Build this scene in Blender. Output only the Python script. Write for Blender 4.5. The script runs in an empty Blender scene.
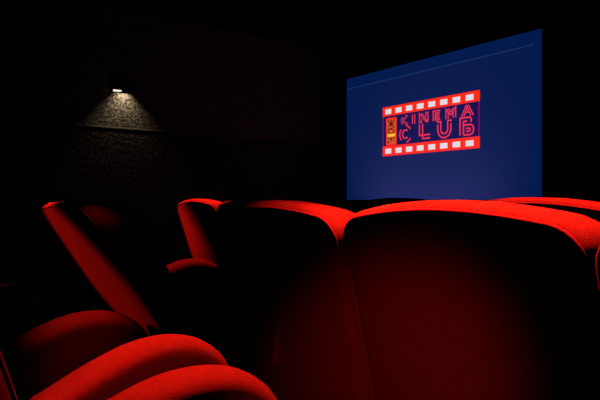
import bpy, bmesh, math, random
from mathutils import Vector, Matrix
PI = math.pi
sc = bpy.context.scene
col = sc.collection
R = math.radians

# ------------------------------------------------------------------ materials
def lin(c):
    return tuple((v/255/12.92 if v/255 <= .04045 else ((v/255+.055)/1.055)**2.4) for v in c)

def new_mat(name):
    m = bpy.data.materials.new(name); m.use_nodes = True
    nt = m.node_tree; nt.nodes.clear()
    out = nt.nodes.new('ShaderNodeOutputMaterial')
    return m, nt, out

def pbr(name, c1, c2=None, rough=.7, scale=40, bump=0, bump_scale=200, metallic=0, sheen=0, spec=.3, sheen_tint=(1, 1, 1)):
    m, nt, out = new_mat(name)
    p = nt.nodes.new('ShaderNodeBsdfPrincipled')
    nt.links.new(p.outputs[0], out.inputs[0])
    p.inputs['Roughness'].default_value = rough
    p.inputs['Metallic'].default_value = metallic
    p.inputs['Specular IOR Level'].default_value = spec
    p.inputs['Sheen Weight'].default_value = sheen
    p.inputs['Sheen Tint'].default_value = (*sheen_tint, 1)
    p.inputs['Sheen Roughness'].default_value = .35
    tc = nt.nodes.new('ShaderNodeTexCoord')
    n = nt.nodes.new('ShaderNodeTexNoise'); n.inputs['Scale'].default_value = scale; n.inputs['Detail'].default_value = 4
    nt.links.new(tc.outputs['Object'], n.inputs['Vector'])
    r = nt.nodes.new('ShaderNodeValToRGB')
    c2 = c2 or tuple(v*.8 for v in c1)
    r.color_ramp.elements[0].color = (*c1, 1); r.color_ramp.elements[1].color = (*c2, 1)
    r.color_ramp.elements[0].position = .35; r.color_ramp.elements[1].position = .65
    nt.links.new(n.outputs['Fac'], r.inputs['Fac']); nt.links.new(r.outputs['Color'], p.inputs['Base Color'])
    if bump:
        n2 = nt.nodes.new('ShaderNodeTexNoise'); n2.inputs['Scale'].default_value = bump_scale; n2.inputs['Detail'].default_value = 3
        nt.links.new(tc.outputs['Object'], n2.inputs['Vector'])
        b = nt.nodes.new('ShaderNodeBump'); b.inputs['Strength'].default_value = bump; b.inputs['Distance'].default_value = .01
        nt.links.new(n2.outputs['Fac'], b.inputs['Height']); nt.links.new(b.outputs['Normal'], p.inputs['Normal'])
    return m

def glow(name, rgb, strength=1.0):
    m, nt, out = new_mat(name)
    e = nt.nodes.new('ShaderNodeEmission'); e.inputs['Color'].default_value = (*lin(rgb), 1); e.inputs['Strength'].default_value = strength
    nt.links.new(e.outputs[0], out.inputs[0])
    return m

def projected(name, rgb, base=.35):
    """white cloth carrying a projected colour: it glows, and room light still falls on it"""
    m, nt, out = new_mat(name)
    p = nt.nodes.new('ShaderNodeBsdfPrincipled')
    p.inputs['Base Color'].default_value = (base, base, base, 1); p.inputs['Roughness'].default_value = .9
    p.inputs['Specular IOR Level'].default_value = 0
    p.inputs['Emission Color'].default_value = (*lin(rgb), 1); p.inputs['Emission Strength'].default_value = 1
    nt.links.new(p.outputs[0], out.inputs[0])
    return m

M = {}
M['velvet'] = pbr('red_velvet', (.60, .0068, .0030), (.52, .0050, .0022), rough=.8, scale=60, bump=.25, bump_scale=420, spec=0, sheen=.0)
M['piping'] = pbr('red_piping', (.62, .006, .005), (.55, .004, .004), rough=.6, spec=0)
M['seam'] = pbr('red_stitched_seam', (.75, .035, .022), (.7, .03, .02), rough=.7, spec=0)
M['metal'] = pbr('black_metal', (.006, .006, .006), (.004, .004, .004), rough=.6, metallic=.2)
M['plastic'] = pbr('black_plastic', (.005, .005, .005), (.003, .003, .003), rough=.7, spec=.1)
M['carpet'] = pbr('black_carpet', (.006, .004, .004), (.003, .002, .002), rough=1, scale=90, bump=.5, spec=0)
M['black'] = pbr('matt_black_paint', (.004, .004, .004), (.003, .003, .003), rough=1, scale=8, spec=0)
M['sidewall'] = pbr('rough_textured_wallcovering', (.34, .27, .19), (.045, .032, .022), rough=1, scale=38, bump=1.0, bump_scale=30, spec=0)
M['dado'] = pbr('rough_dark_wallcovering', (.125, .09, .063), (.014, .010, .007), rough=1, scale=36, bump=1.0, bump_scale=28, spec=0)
M['rail'] = pbr('brown_rail', (.30, .23, .15), (.22, .17, .11), rough=.9, spec=0)
M['lampwhite'] = pbr('white_reflector', (.8, .8, .78), (.75, .75, .72), rough=.5)
M['lamp'] = glow('lamp_tube', (255, 246, 225), .9)
M['navy_edge'] = projected('projected_dark_teal_navy', (0, 25, 74))
M['navy'] = projected('projected_navy', (4, 25, 73))
M['hair'] = projected('projected_faint_line', (24, 50, 100))
M['logo_navy'] = projected('projected_deep_navy', (16, 18, 76), .2)
M['film_red'] = projected('projected_film_red', (255, 42, 12), .2)
M['white'] = projected('projected_white', (226, 218, 226), .2)
M['pink'] = projected('projected_neon_pink', (240, 48, 78), .2)
M['magenta'] = projected('projected_magenta', (140, 12, 95), .2)
M['orange'] = projected('projected_orange', (228, 100, 26), .2)
M['yellow'] = projected('projected_yellow', (255, 190, 40), .2)
M['brown'] = projected('projected_dark_brown', (70, 10, 22), .2)

# ------------------------------------------------------------------ helpers
def link(name, bm, mat, parent=None, smooth=True, loc=None):
    bmesh.ops.recalc_face_normals(bm, faces=bm.faces[:])
    me = bpy.data.meshes.new(name); bm.to_mesh(me); bm.free()
    for p in me.polygons: p.use_smooth = smooth
    me.materials.append(M[mat])
    o = bpy.data.objects.new(name, me); col.objects.link(o)
    if parent: o.parent = parent
    if loc: o.location = loc
    return o

def box(bm, a, b):
    vs = [bm.verts.new((x, y, z)) for z in (a[2], b[2]) for y in (a[1], b[1]) for x in (a[0], b[0])]
    for f in ((0,1,3,2), (4,6,7,5), (0,4,5,1), (2,3,7,6), (0,2,6,4), (1,5,7,3)):
        bm.faces.new([vs[i] for i in f])
    return bm

def bevel_box(a, b, w=.01, seg=3):
    bm = box(bmesh.new(), a, b)
    bmesh.ops.bevel(bm, geom=bm.edges[:], offset=w, segments=seg, affect='EDGES', profile=.5)
    return bm

def tube(bm, pts, r, n=8, closed=False):
    pts = [Vector(p) for p in pts]; N = len(pts); rings = []
    prev = None
    for i, p in enumerate(pts):
        a = pts[(i-1) % N] if closed or i > 0 else p
        b = pts[(i+1) % N] if closed or i < N-1 else p
        t = (b-a).normalized()
        if prev is None:
            ref = Vector((0, 0, 1)) if abs(t.z) < .9 else Vector((1, 0, 0))
            u = t.cross(ref).normalized()
        else:
            u = (prev - t*prev.dot(t)).normalized()
        prev = u; v = t.cross(u)
        rings.append([bm.verts.new(p + (u*math.cos(2*PI*k/n)+v*math.sin(2*PI*k/n))*r) for k in range(n)])
    for i in range(N if closed else N-1):
        A, B = rings[i], rings[(i+1) % N]
        for k in range(n): bm.faces.new((A[k], A[(k+1) % n], B[(k+1) % n], B[k]))
    if not closed:
        bm.faces.new(rings[0][::-1]); bm.faces.new(rings[-1])
    return bm

def resample(pts, n):
    pts = [Vector(p) for p in pts]; L = [0]
    for i in range(len(pts)): L.append(L[-1] + (pts[(i+1) % len(pts)]-pts[i]).length)
    out = []; j = 0
    for k in range(n):
        s = L[-1]*k/n
        while L[j+1] < s: j += 1
        t = (s-L[j])/max(1e-9, L[j+1]-L[j])
        out.append(pts[j].lerp(pts[(j+1) % len(pts)], t))
    return out

def inset(pts, d, side=1):
    """shrink a closed 2D outline (counter-clockwise) by d, the upright edges by d*side"""
    N = len(pts); out = []
    for i in range(N):
        t = (pts[(i+1) % N]-pts[(i-1) % N]).normalized()
        out.append(pts[i] + Vector((-t.y, t.x))*d*(side+(1-side)*abs(t.x)))
    return out

def slab(outline, t, bulge, puff_rear, puff_front, to3, n=96, rim=8, side=1):
    """an upholstered panel: closed outline (u,v) ccw, thickness t along w, rim bulging outwards, faces puffed.
    to3(u,v,w) -> world. Returns the bmesh and the rear and front edge loops (for piping)."""
    bm = bmesh.new()
    O = resample(outline, n)
    c = sum(O, Vector((0, 0)))/n
    E0 = inset(O, bulge, side)
    rings = []
    K = 7
    def face_rings(w0, sgn, puff):
        rs = []
        for k in range(1, K+1):
            s = k/K
            s2 = 1-(1-s)**1.5
            h = puff*(1-s2**2.2)
            rs.append([(*(c.lerp(p, s2)), w0+sgn*h) for p in E0])
        return rs
    rear = face_rings(0, -1, puff_rear); front = face_rings(t, 1, puff_front)
    allr = rear[:]
    for k in range(1, rim):
        a = PI*k/rim
        q = inset(O, bulge*(1-math.sin(a)), side)
        allr.append([(*p, t*(1-math.cos(a))/2) for p in q])
    allr += front[::-1]
    V = [[bm.verts.new(to3(*p)) for p in r] for r in allr]
    for i in range(len(V)-1):
        for k in range(n):
            bm.faces.new((V[i][k], V[i][(k+1) % n], V[i+1][(k+1) % n], V[i+1][k]))
    a = bm.verts.new(to3(c.x, c.y, -puff_rear)); b = bm.verts.new(to3(c.x, c.y, t+puff_front))
    for k in range(n):
        bm.faces.new((V[0][(k+1) % n], V[0][k], a)); bm.faces.new((V[-1][k], V[-1][(k+1) % n], b))
    return bm, [to3(*p, -.001) for p in E0], [to3(*p, t+.001) for p in E0]

def empty(name, loc, rz=0):
    o = bpy.data.objects.new(name, None); col.objects.link(o)
    o.location = loc; o.rotation_euler = (0, 0, rz); o.empty_display_size = .2
    return o

def tag(o, label=None, cat=None, group=None, kind=None):
    if label: o['label'] = label
    if cat: o['category'] = cat
    if group: o['group'] = group
    if kind: o['kind'] = kind
    return o

def structure(name, bm, mat):
    o = link(name, bm, mat, smooth=False); o['kind'] = 'structure'
    return o

# ------------------------------------------------------------------ the room (X along the rows, Y towards the screen)
XL, XR, YF, YB, ZC = -7.30, 1.9, 5.74, -2.6, 3.4
structure('floor', box(bmesh.new(), (XL-.1, YB-.1, -.1), (XR+.1, YF+.1, 0)), 'carpet')
structure('ceiling', box(bmesh.new(), (XL-.1, YB-.1, ZC), (XR+.1, YF+.1, ZC+.1)), 'black')
structure('wall_front', box(bmesh.new(), (XL-.1, YF, 0), (XR+.1, YF+.1, ZC)), 'black')
structure('wall_back', box(bmesh.new(), (XL-.1, YB-.1, 0), (XR+.1, YB, ZC)), 'black')
structure('wall_right', box(bmesh.new(), (XR, YB, 0), (XR+.1, YF, ZC)), 'black')
# left wall: rough wall covering above a narrow rail, darker covering under it
RAIL = 1.915
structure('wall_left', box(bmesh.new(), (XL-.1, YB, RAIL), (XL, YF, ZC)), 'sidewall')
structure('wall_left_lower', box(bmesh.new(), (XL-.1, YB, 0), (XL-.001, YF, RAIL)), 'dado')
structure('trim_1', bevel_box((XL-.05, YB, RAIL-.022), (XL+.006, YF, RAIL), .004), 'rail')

# ------------------------------------------------------------------ wall lamp
def wall_lamp():
    y, z = 2.43, 2.335
    t = tag(empty('wall_lamp', (XL, y, z)), 'slim downward wall lamp throwing a cone of light on the rough side wall', 'lamp')
    link('back_plate', bevel_box((.0, -.10, .03), (.015, .10, .20), .004), 'plastic', t)
    # half-round hood, open underneath
    bm = bmesh.new(); N = 20; rings = []
    for (rr, ry, zz) in ((.11, .165, .0), (.10, .155, .14), (.06, .10, .19), (.004, .01, .20), (.004, .01, .195), (.056, .095, .185), (.095, .15, .137), (.105, .16, .0)):
        rings.append([bm.verts.new((.012+rr*math.sin(PI*k/N), -ry*math.cos(PI*k/N), zz)) for k in range(N+1)])
    for i in range(len(rings)):
        A, B = rings[i], rings[(i+1) % len(rings)]
        for k in range(N): bm.faces.new((A[k], A[k+1], B[k+1], B[k]))
    link('lamp_shade', bm, 'plastic', t)
    b = bmesh.new(); tube(b, [(.105, -.15, .018), (.105, -.05, .018)], .013, 10)
    link('light_tube', b, 'lamp', t)
    b = bmesh.new(); tube(b, [(.105, -.05, .018), (.105, .14, .018)], .011, 10)
    link('tube_socket', b, 'lampwhite', t)
    return t
wall_lamp()

# ------------------------------------------------------------------ cinema screen
SX0, SX1, SZ0, SZ1, SY = -6.775, -3.578, 1.003, 2.822, 5.67
screen = tag(empty('cinema_screen', ((SX0+SX1)/2, SY, SZ0)),
             'large blue cinema screen showing a red film strip sign', 'screen')
OX, OZ = (SX0+SX1)/2, SZ0
def flat(name, x0, x1, z0, z1, layer, mat, parent=screen, th=.0012):
    """a flat piece of the projected picture; world x, z; layer counts towards the audience"""
    y = -.002*layer
    b = box(bmesh.new(), (x0-OX, y-th, z0-OZ), (x1-OX, y, z1-OZ))
    return link(name, b, mat, parent, smooth=False)
b = box(bmesh.new(), (SX0-OX, 0, 0), (SX1-OX, .03, SZ1-SZ0))
link('screen_cloth', b, 'navy_edge', screen, smooth=False)
b = box(bmesh.new(), (SX0-OX+.05, .03, .05), (SX1-OX-.05, .068, SZ1-SZ0-.05))
link('screen_frame', b, 'metal', screen, smooth=False)
flat('projected_slide', SX0+.035, SX1-.035, SZ0+.004, 2.664, 0, 'navy')
flat('slide_edge_line', SX0, SX1-.08, 2.664, 2.675, 0, 'hair')

LX, LZ = -5.984, 1.610          # logo origin; picture units in mm: 1628 x 680
LW, LH = 1628, 680
mm = lambda x0, x1, z0, z1: (LX+x0/1000, LX+x1/1000, LZ+z0/1000, LZ+z1/1000)
logo = flat('film_strip_sign', *mm(0, LW, 0, LH), 1, 'logo_navy')
tag(logo, 'navy panel of the film strip sign with thin magenta sides')
for z0, z1 in ((551, 680), (0, 139)):
    band = flat('film_band', *mm(-4, LW+4, z0, z1), 2, 'film_red', logo)
    zc = (z0+z1)/2 - 3
    for k in range(8):
        x = 50+k*197
        bm = bevel_box((LX+x/1000-OX, -.0075, LZ+(zc-34)/1000-OZ), (LX+(x+116)/1000-OX, -.005, LZ+(zc+34)/1000-OZ), .0008, 1)
        link('perforation', bm, 'white', logo, smooth=False)
for x in (2, LW-14):
    flat('side_line', *mm(x, x+13, 139, 551), 2, 'magenta', logo)

def ribbon(bm, pts, w, layer=3):
    """flat mitred strip through 2D points in sign mm"""
    P = [Vector(p) for p in pts]; N = len(P)
    L, Rr = [], []
    for i in range(N):
        d1 = (P[i]-P[i-1]).normalized() if i else None
        d2 = (P[i+1]-P[i]).normalized() if i < N-1 else None
        d1 = d1 or d2; d2 = d2 or d1
        n1 = Vector((-d1.y, d1.x)); n2 = Vector((-d2.y, d2.x))
        m = (n1+n2).normalized(); k = w/2/max(.35, m.dot(n1))
        L.append(P[i]+m*k); Rr.append(P[i]-m*k)
    y1 = -.002*layer; y0 = y1-.0012
    f = lambda p, y: bm.verts.new((LX+p.x/1000-OX, y, LZ+p.y/1000-OZ))
    V = [[f(L[i], y1), f(Rr[i], y1), f(Rr[i], y0), f(L[i], y0)] for i in range(N)]
    for i in range(N-1):
        for k in range(4): bm.faces.new((V[i][k], V[i][(k+1) % 4], V[i+1][(k+1) % 4], V[i+1][k]))
    bm.faces.new(V[0][::-1]); bm.faces.new(V[-1])

def arc(cx, cy, r, a0, a1, n=12, ry=None):
    ry = ry or r
    return [(cx+r*math.cos(R(a0+(a1-a0)*k/n)), cy+ry*math.sin(R(a0+(a1-a0)*k/n))) for k in range(n+1)]
W1, W2 = 14.5, 18.5
letters = [
 (W1, [arc(432, 458, 30, 55, 305), arc(432, 458, 70, 132, 232, ry=62), arc(432, 458, 70, 48, 88, ry=62), arc(432, 458, 70, 272, 318, ry=62)]),       # C
 (W1, [[(562, 396), (562, 520)], [(604, 396), (604, 520)]]),                                                                # I
 (W1, [[(722, 440), (722, 399), (686, 399), (686, 516), (800, 399)], [(797, 470), (797, 516), (834, 516), (834, 399), (800, 399)], [(722, 516), (834, 399)]]),  # N
 (W1, [[(921, 392), (921, 518), (1036, 518)], [(955, 494), (1030, 494)], [(955, 494), (955, 399), (1036, 399)], [(955, 470), (1025, 470)], [(955, 446), (1025, 446)], [(955, 422), (1030, 422)]]),  # E
 (W1, [[(1128, 392), (1128, 520), (1204, 436), (1280, 528), (1280, 398)], [(1164, 392), (1164, 478)], [(1164, 522), (1204, 478), (1242, 520)], [(1242, 398), (1242, 476)]]),  # M
 (W1, [[(1366, 394), (1440, 526)], [(1400, 394), (1452, 488)], [(1470, 526), (1542, 396)], [(1440, 526), (1505, 396)], [(1420, 440), (1486, 440)]]),  # A
 (W2, [arc(438, 272, 56, 50, 310), arc(438, 272, 108, 140, 226), arc(438, 272, 108, 36, 82), arc(438, 272, 108, 278, 326)]),  # C
 (W2, [[(686, 378), (686, 230), (870, 230)], [(742, 378), (742, 185), (870, 185)]]),                                         # L
 (W2, [[(996, 338)] + arc(1101, 272, 105, 180, 360, 16) + [(1206, 338)], [(982, 372), (1046, 372)] + arc(1101, 272, 55, 180, 360, 14) + [(1156, 372), (1218, 372)]]),  # U
 (W2, [[(1346, 170), (1346, 378)] + arc(1478, 342, 36, 90, -40, 8), [(1398, 170), (1398, 334), (1452, 334)], [(1398, 290)] + arc(1488, 230, 60, 90, -90, 12) + [(1398, 170)], [(1436, 248)] + arc(1478, 230, 18, 90, -90, 6) + [(1436, 212)]]),  # B
]
for w, strokes in letters:
    bm = bmesh.new()
    for s in strokes: ribbon(bm, s, w)
    link('neon_letter', bm, 'pink', logo, smooth=False)
badge = flat('title_badge', *mm(66, 268, 144, 522), 2, 'film_red', logo)
tag(badge, 'upright orange badge with dark vertical lettering')
# the badge's field, glow and lettering are its own picture
bm = bmesh.new()
def badge_box(bm, x0, x1, z0, z1, layer):
    q = mm(x0, x1, z0, z1); y = -.002*layer
    box(bm, (q[0]-OX, y-.0012, q[2]-OZ), (q[1]-OX, y, q[3]-OZ))
badge_box(bm, 96, 240, 168, 498, 3)
link('badge_field', bm, 'orange', logo, smooth=False)
bm = bmesh.new(); badge_box(bm, 96, 242, 262, 298, 4)
link('badge_gleam', bm, 'yellow', logo, smooth=False)
def badge_text(txt, x0, x1, z0, z1):
    cu = bpy.data.curves.new('lettering', 'FONT'); cu.body = txt; cu.extrude = .0; cu.resolution_u = 3; cu.offset = .025
    tmp = bpy.data.objects.new('lettering', cu); col.objects.link(tmp)
    bpy.context.view_layer.update()
    me = bpy.data.meshes.new_from_object(tmp.evaluated_get(bpy.context.evaluated_depsgraph_get()))
    bpy.data.objects.remove(tmp); bpy.data.curves.remove(cu)
    xs = [v.co.x for v in me.vertices]; ys = [v.co.y for v in me.vertices]
    ax, bx, ay, by = min(xs), max(xs), min(ys), max(ys)
    for v in me.vertices:                    # reads upwards: the letters' tops point left
        s = (v.co.x-ax)/(bx-ax); h = (v.co.y-ay)/(by-ay)
        px = x1+(x0-x1)*h; pz = z0+(z1-z0)*s
        v.co = (LX+px/1000-OX, -.0105, LZ+pz/1000-OZ)
    bm = bmesh.new(); bm.from_mesh(me); bpy.data.meshes.remove(me)
    r = bmesh.ops.extrude_face_region(bm, geom=bm.faces[:])
    bmesh.ops.translate(bm, verts=[g for g in r['geom'] if isinstance(g, bmesh.types.BMVert)], vec=(0, .001, 0))
    link('badge_lettering', bm, 'brown', logo, smooth=False)
badge_text('THE', 104, 236, 170, 256)
badge_text('CRIME', 104, 236, 302, 498)

# ------------------------------------------------------------------ seats
# local frame: x to the sitter's right, y towards the screen, origin on the floor below the upper rear edge of the back
HW, T = .301, .14
def back_outline(top, hw=HW, z0=.36, crown=.033, r=.062):
    pts = []
    N = 40
    for k in range(N+1):                       # top edge, right to left
        x = hw*math.cos(PI*k/N)
        z = top - crown*(x/hw)**2
        e = abs(x)-(hw-r)
        if e > 0: z -= r*(1-math.sqrt(max(0, 1-(e/r)**2)))
        pts.append((x, z))
    lo = []
    for k in range(1, 8): lo.append((-hw+.012*k/7, top-crown-r-(top-crown-r-z0-.03)*k/7))
    lo += [(-hw+.022, z0+.008), (-hw+.045, z0), (0, z0), (hw-.045, z0), (hw-.022, z0+.008)]
    for k in range(7, 0, -1): lo.append((hw-.012*k/7, top-crown-r-(top-crown-r-z0-.03)*k/7))
    return [Vector(p) for p in pts+lo]

ARM = [(.335, .30), (.72, .30), (.77, .50), (.787, .555), (.765, .61), (.73, .648), (.68, .676), (.61, .689), (.53, .683), (.44, .655), (.35, .617), (.318, .60), (.31, .56)]

def spline(pts, n=6):
    """closed Catmull-Rom through 2D points"""
    P = [Vector(p) for p in pts]; N = len(P); out = []
    for i in range(N):
        a, b, c, d = P[i-1], P[i], P[(i+1) % N], P[(i+2) % N]
        for k in range(n):
            t = k/n
            out.append(.5*((2*b)+(c-a)*t+(2*a-5*b+4*c-d)*t*t+(3*b-a-3*c+d)*t**3))
    return out

def make_seat(recline, TOP, crown=.033):
    tr = math.tan(R(recline)); wrap = .006
    root = empty('cinema_chair', (0, 0, 0))
    to3 = lambda u, v, w: Vector((u, (TOP-v)*tr + w + wrap*(u/HW)**2, v - w*math.sin(R(recline))*.25))
    bm, rear, front = slab(back_outline(TOP, crown=crown), T, .024, .006, .014, to3, n=120, side=.3)
    back = link('backrest', bm, 'velvet', root)
    b = bmesh.new(); tube(b, rear, .0038, 6, closed=True); tube(b, front, .0038, 6, closed=True)
    link('piping', b, 'piping', back)
    for sx in (-.172, .10):                    # stitched seams across the upper roll
        b = bmesh.new(); pts = []
        for k in range(9):
            a = PI*k/8; bul = .024*(1-math.sin(a))-.0007
            z = TOP-crown*(sx/HW)**2-bul-.0008
            pts.append(to3(sx+.01*k/8, z, T*(1-math.cos(a))/2))
        tube(b, pts, .0011, 6); link('seam', b, 'seam', back)
    # arms: upholstered side panels with an arched top
    dy = .0
    for s in (-1, 1):
        xc = s*.20; w = .105
        ol = spline([(y+dy, z) for y, z in ARM], 6)
        to = lambda u, v, ww, xc=xc, w=w: Vector((xc-w/2+ww, u, v))
        a, r1, r2 = slab(ol, w, .030, .004, .004, to, n=84, rim=10)
        link('armrest', a, 'velvet', root)
    # cushion between the arms
    ol = [Vector(p) for p in ((-.155, .20), (.155, .20), (.16, .45), (.155, .68), (.12, .715), (0, .725), (-.12, .715), (-.155, .68), (-.16, .45))]
    to = lambda u, v, ww: Vector((u, v, .36+ww + (v-.2)*.05))
    cu, r1, r2 = slab(spline(ol, 5), .10, .018, .004, .03, to, n=72)
    c = link('seat_cushion', cu, 'velvet', root)
    link('seat_frame', bevel_box((-.25, .16, .26), (.25, .69, .355), .015), 'metal', root)
    b = bmesh.new(); tube(b, [(0, .42, .012), (0, .42, .27)], .05, 16)
    link('pedestal', b, 'metal', root)
    link('floor_plate', bevel_box((-.17, .22, 0), (.17, .62, .018), .005), 'metal', root)
    return root

def copy_tree(o, parent=None):
    c = o.copy(); col.objects.link(c)
    if parent: c.parent = parent
    for ch in o.children: copy_tree(ch, c)
    return c

upright = make_seat(12.5, 1.004); reclined = make_seat(32, 1.003, .012); relaxed = make_seat(18, 1.014)
used = set()
def seat(L, D, label, proto=upright, rz=0, group='red velvet cinema chairs in rows'):
    """L metres to the left of the camera, D metres towards the screen"""
    o = proto if proto not in used else copy_tree(proto)
    used.add(proto)
    o.location = (-L, D, 0); o.rotation_euler = (0, 0, R(rz))
    return tag(o, label, 'chair', group)
# the row in front of the camera
seat(.170, .86, 'red velvet chair only just entering at the right edge of the photo')
seat(.775, .86, 'widest red velvet chair, its whole dark back turned to us below the blue screen')
seat(1.388, .84, 'dark-backed red velvet chair with one bright right shoulder, left of the widest chair', rz=3.5)
seat(2.00, .436, 'tipped back red velvet chair at the far left, leaning further than the others', reclined)
seat(2.66, .73, 'upright chair in shadow just right of and behind the tipped back chair')
# the row beyond
seat(1.085, 1.62, 'red velvet chair beyond the widest chair, bright top below the right corner of screen', relaxed)
seat(1.691, 1.62, 'dark chair beyond the widest chair, thin red top line below left half of screen', relaxed)
seat(2.297, 1.62, 'dark chair hidden almost wholly behind the chair with the bright right shoulder', relaxed)
seat(2.903, 1.62, 'dark chair of the far row, faint red top arc beside the lit end chair', relaxed)
seat(3.509, 1.62, 'small far end chair of the row beyond, its left side lit red', relaxed)
# the camera's own row
seat(.795, -.132, 'red chair nearest to us, its rounded arm the lowest pad at the bottom edge')
seat(1.40, -.108, 'red chair with a large arched arm curving over the pad at the bottom', relaxed, rz=7)
seat(2.13, -.24, 'red chair whose dim rounded arm shows under the tipped back chair', rz=6)

# ------------------------------------------------------------------ light
def spot(name, loc, target, energy, angle, blend, radius=.05, colour=(1, .9, .78)):
    l = bpy.data.lights.new(name, 'SPOT'); l.energy = energy; l.spot_size = R(angle); l.spot_blend = blend
    l.shadow_soft_size = radius; l.color = colour
    o = bpy.data.objects.new(name, l); col.objects.link(o); o.location = loc
    o.rotation_euler = (Vector(target)-Vector(loc)).to_track_quat('-Z', 'Y').to_euler()
    return o
# wall lamp's light
spot('wall_lamp_light', (XL+.085, 2.43, 2.47), (XL+.085, 2.43, 0), 14, 98, .92, .012, (1, .91, .74))
# unseen spots added overhead to brighten chosen seat tops and arms
spot('seat_top_spot', (-1.20, .72, 3.35), (-.78, 1.10, 1), 1000, 25, .7, .05)
spot('seat_top_spot', (-1.2, .65, 3.35), (-1.12, .60, .7), 340, 19, .8, .05)
spot('seat_top_spot', (-3.9, 1.5, 3.35), (-3.55, 1.6, 1), 520, 26, .8, .05)
spot('seat_top_spot', (-2.15, .62, 3.35), (-2.14, .54, 1), 1000, 5.5, .5, .05)
spot('seat_top_spot', (-2.95, 1.2, 3.35), (-2.95, 1.3, .7), 110, 12, .8, .05)
spot('seat_top_spot', (-1.0, .60, 3.35), (-1.15, .19, .68), 150, 6, .9, .05)
spot('seat_top_spot', (-1.5, .55, 3.35), (-1.62, .44, .68), 100, 6, .9, .05)
spot('seat_top_spot', (-.95, 1.45, 3.35), (-.93, 1.68, 1), 500, 17, .7, .05)
# unseen added spots from the rear left, brightening two chair backs
spot('end_chair_spot', (-6.8, -1.0, 2.3), (-3.95, 1.66, .9), 620, 8, .8, .05)
spot('tipped_chair_fill', (-3.6, -1.2, 1.2), (-2.13, .56, .80), 95, 12.5, .6, .04)
# fill added above the camera for the dim pool on the chair backs
spot('chair_back_fill', (-.12, .02, 1.15), (-1.0, .95, .54), 9, 31, 1, .05)
# added area fill that lightens the lower screen towards violet
l = bpy.data.lights.new('screen_low_fill', 'AREA'); l.shape = 'RECTANGLE'; l.size = 2.2; l.size_y = .08; l.spread = R(80)
l.energy = 1.5; l.color = (.30, .24, 1)
o = bpy.data.objects.new('screen_low_fill', l); col.objects.link(o); o.location = (OX, 5.15, .35)
o.rotation_euler = (Vector((OX, SY, 1.6))-o.location).to_track_quat('-Z', 'Y').to_euler()

w = bpy.data.worlds.new('world'); sc.world = w; w.use_nodes = True
w.node_tree.nodes['Background'].inputs[0].default_value = (0, 0, 0, 1)

cam = bpy.data.cameras.new('camera'); cam.sensor_width = 36; cam.lens = 583*36/600; cam.clip_start = .02
co = bpy.data.objects.new('camera', cam); col.objects.link(co)
co.location = (0, 0, 1.0); co.rotation_euler = (R(90), 0, R(54.66))
sc.camera = co
sc.view_settings.view_transform = 'Standard'; sc.view_settings.look = 'None'
sc.cycles.diffuse_bounces = 0   # deep cinema blacks: lamp light only
sc.view_settings.exposure = 0; sc.view_settings.gamma = 1
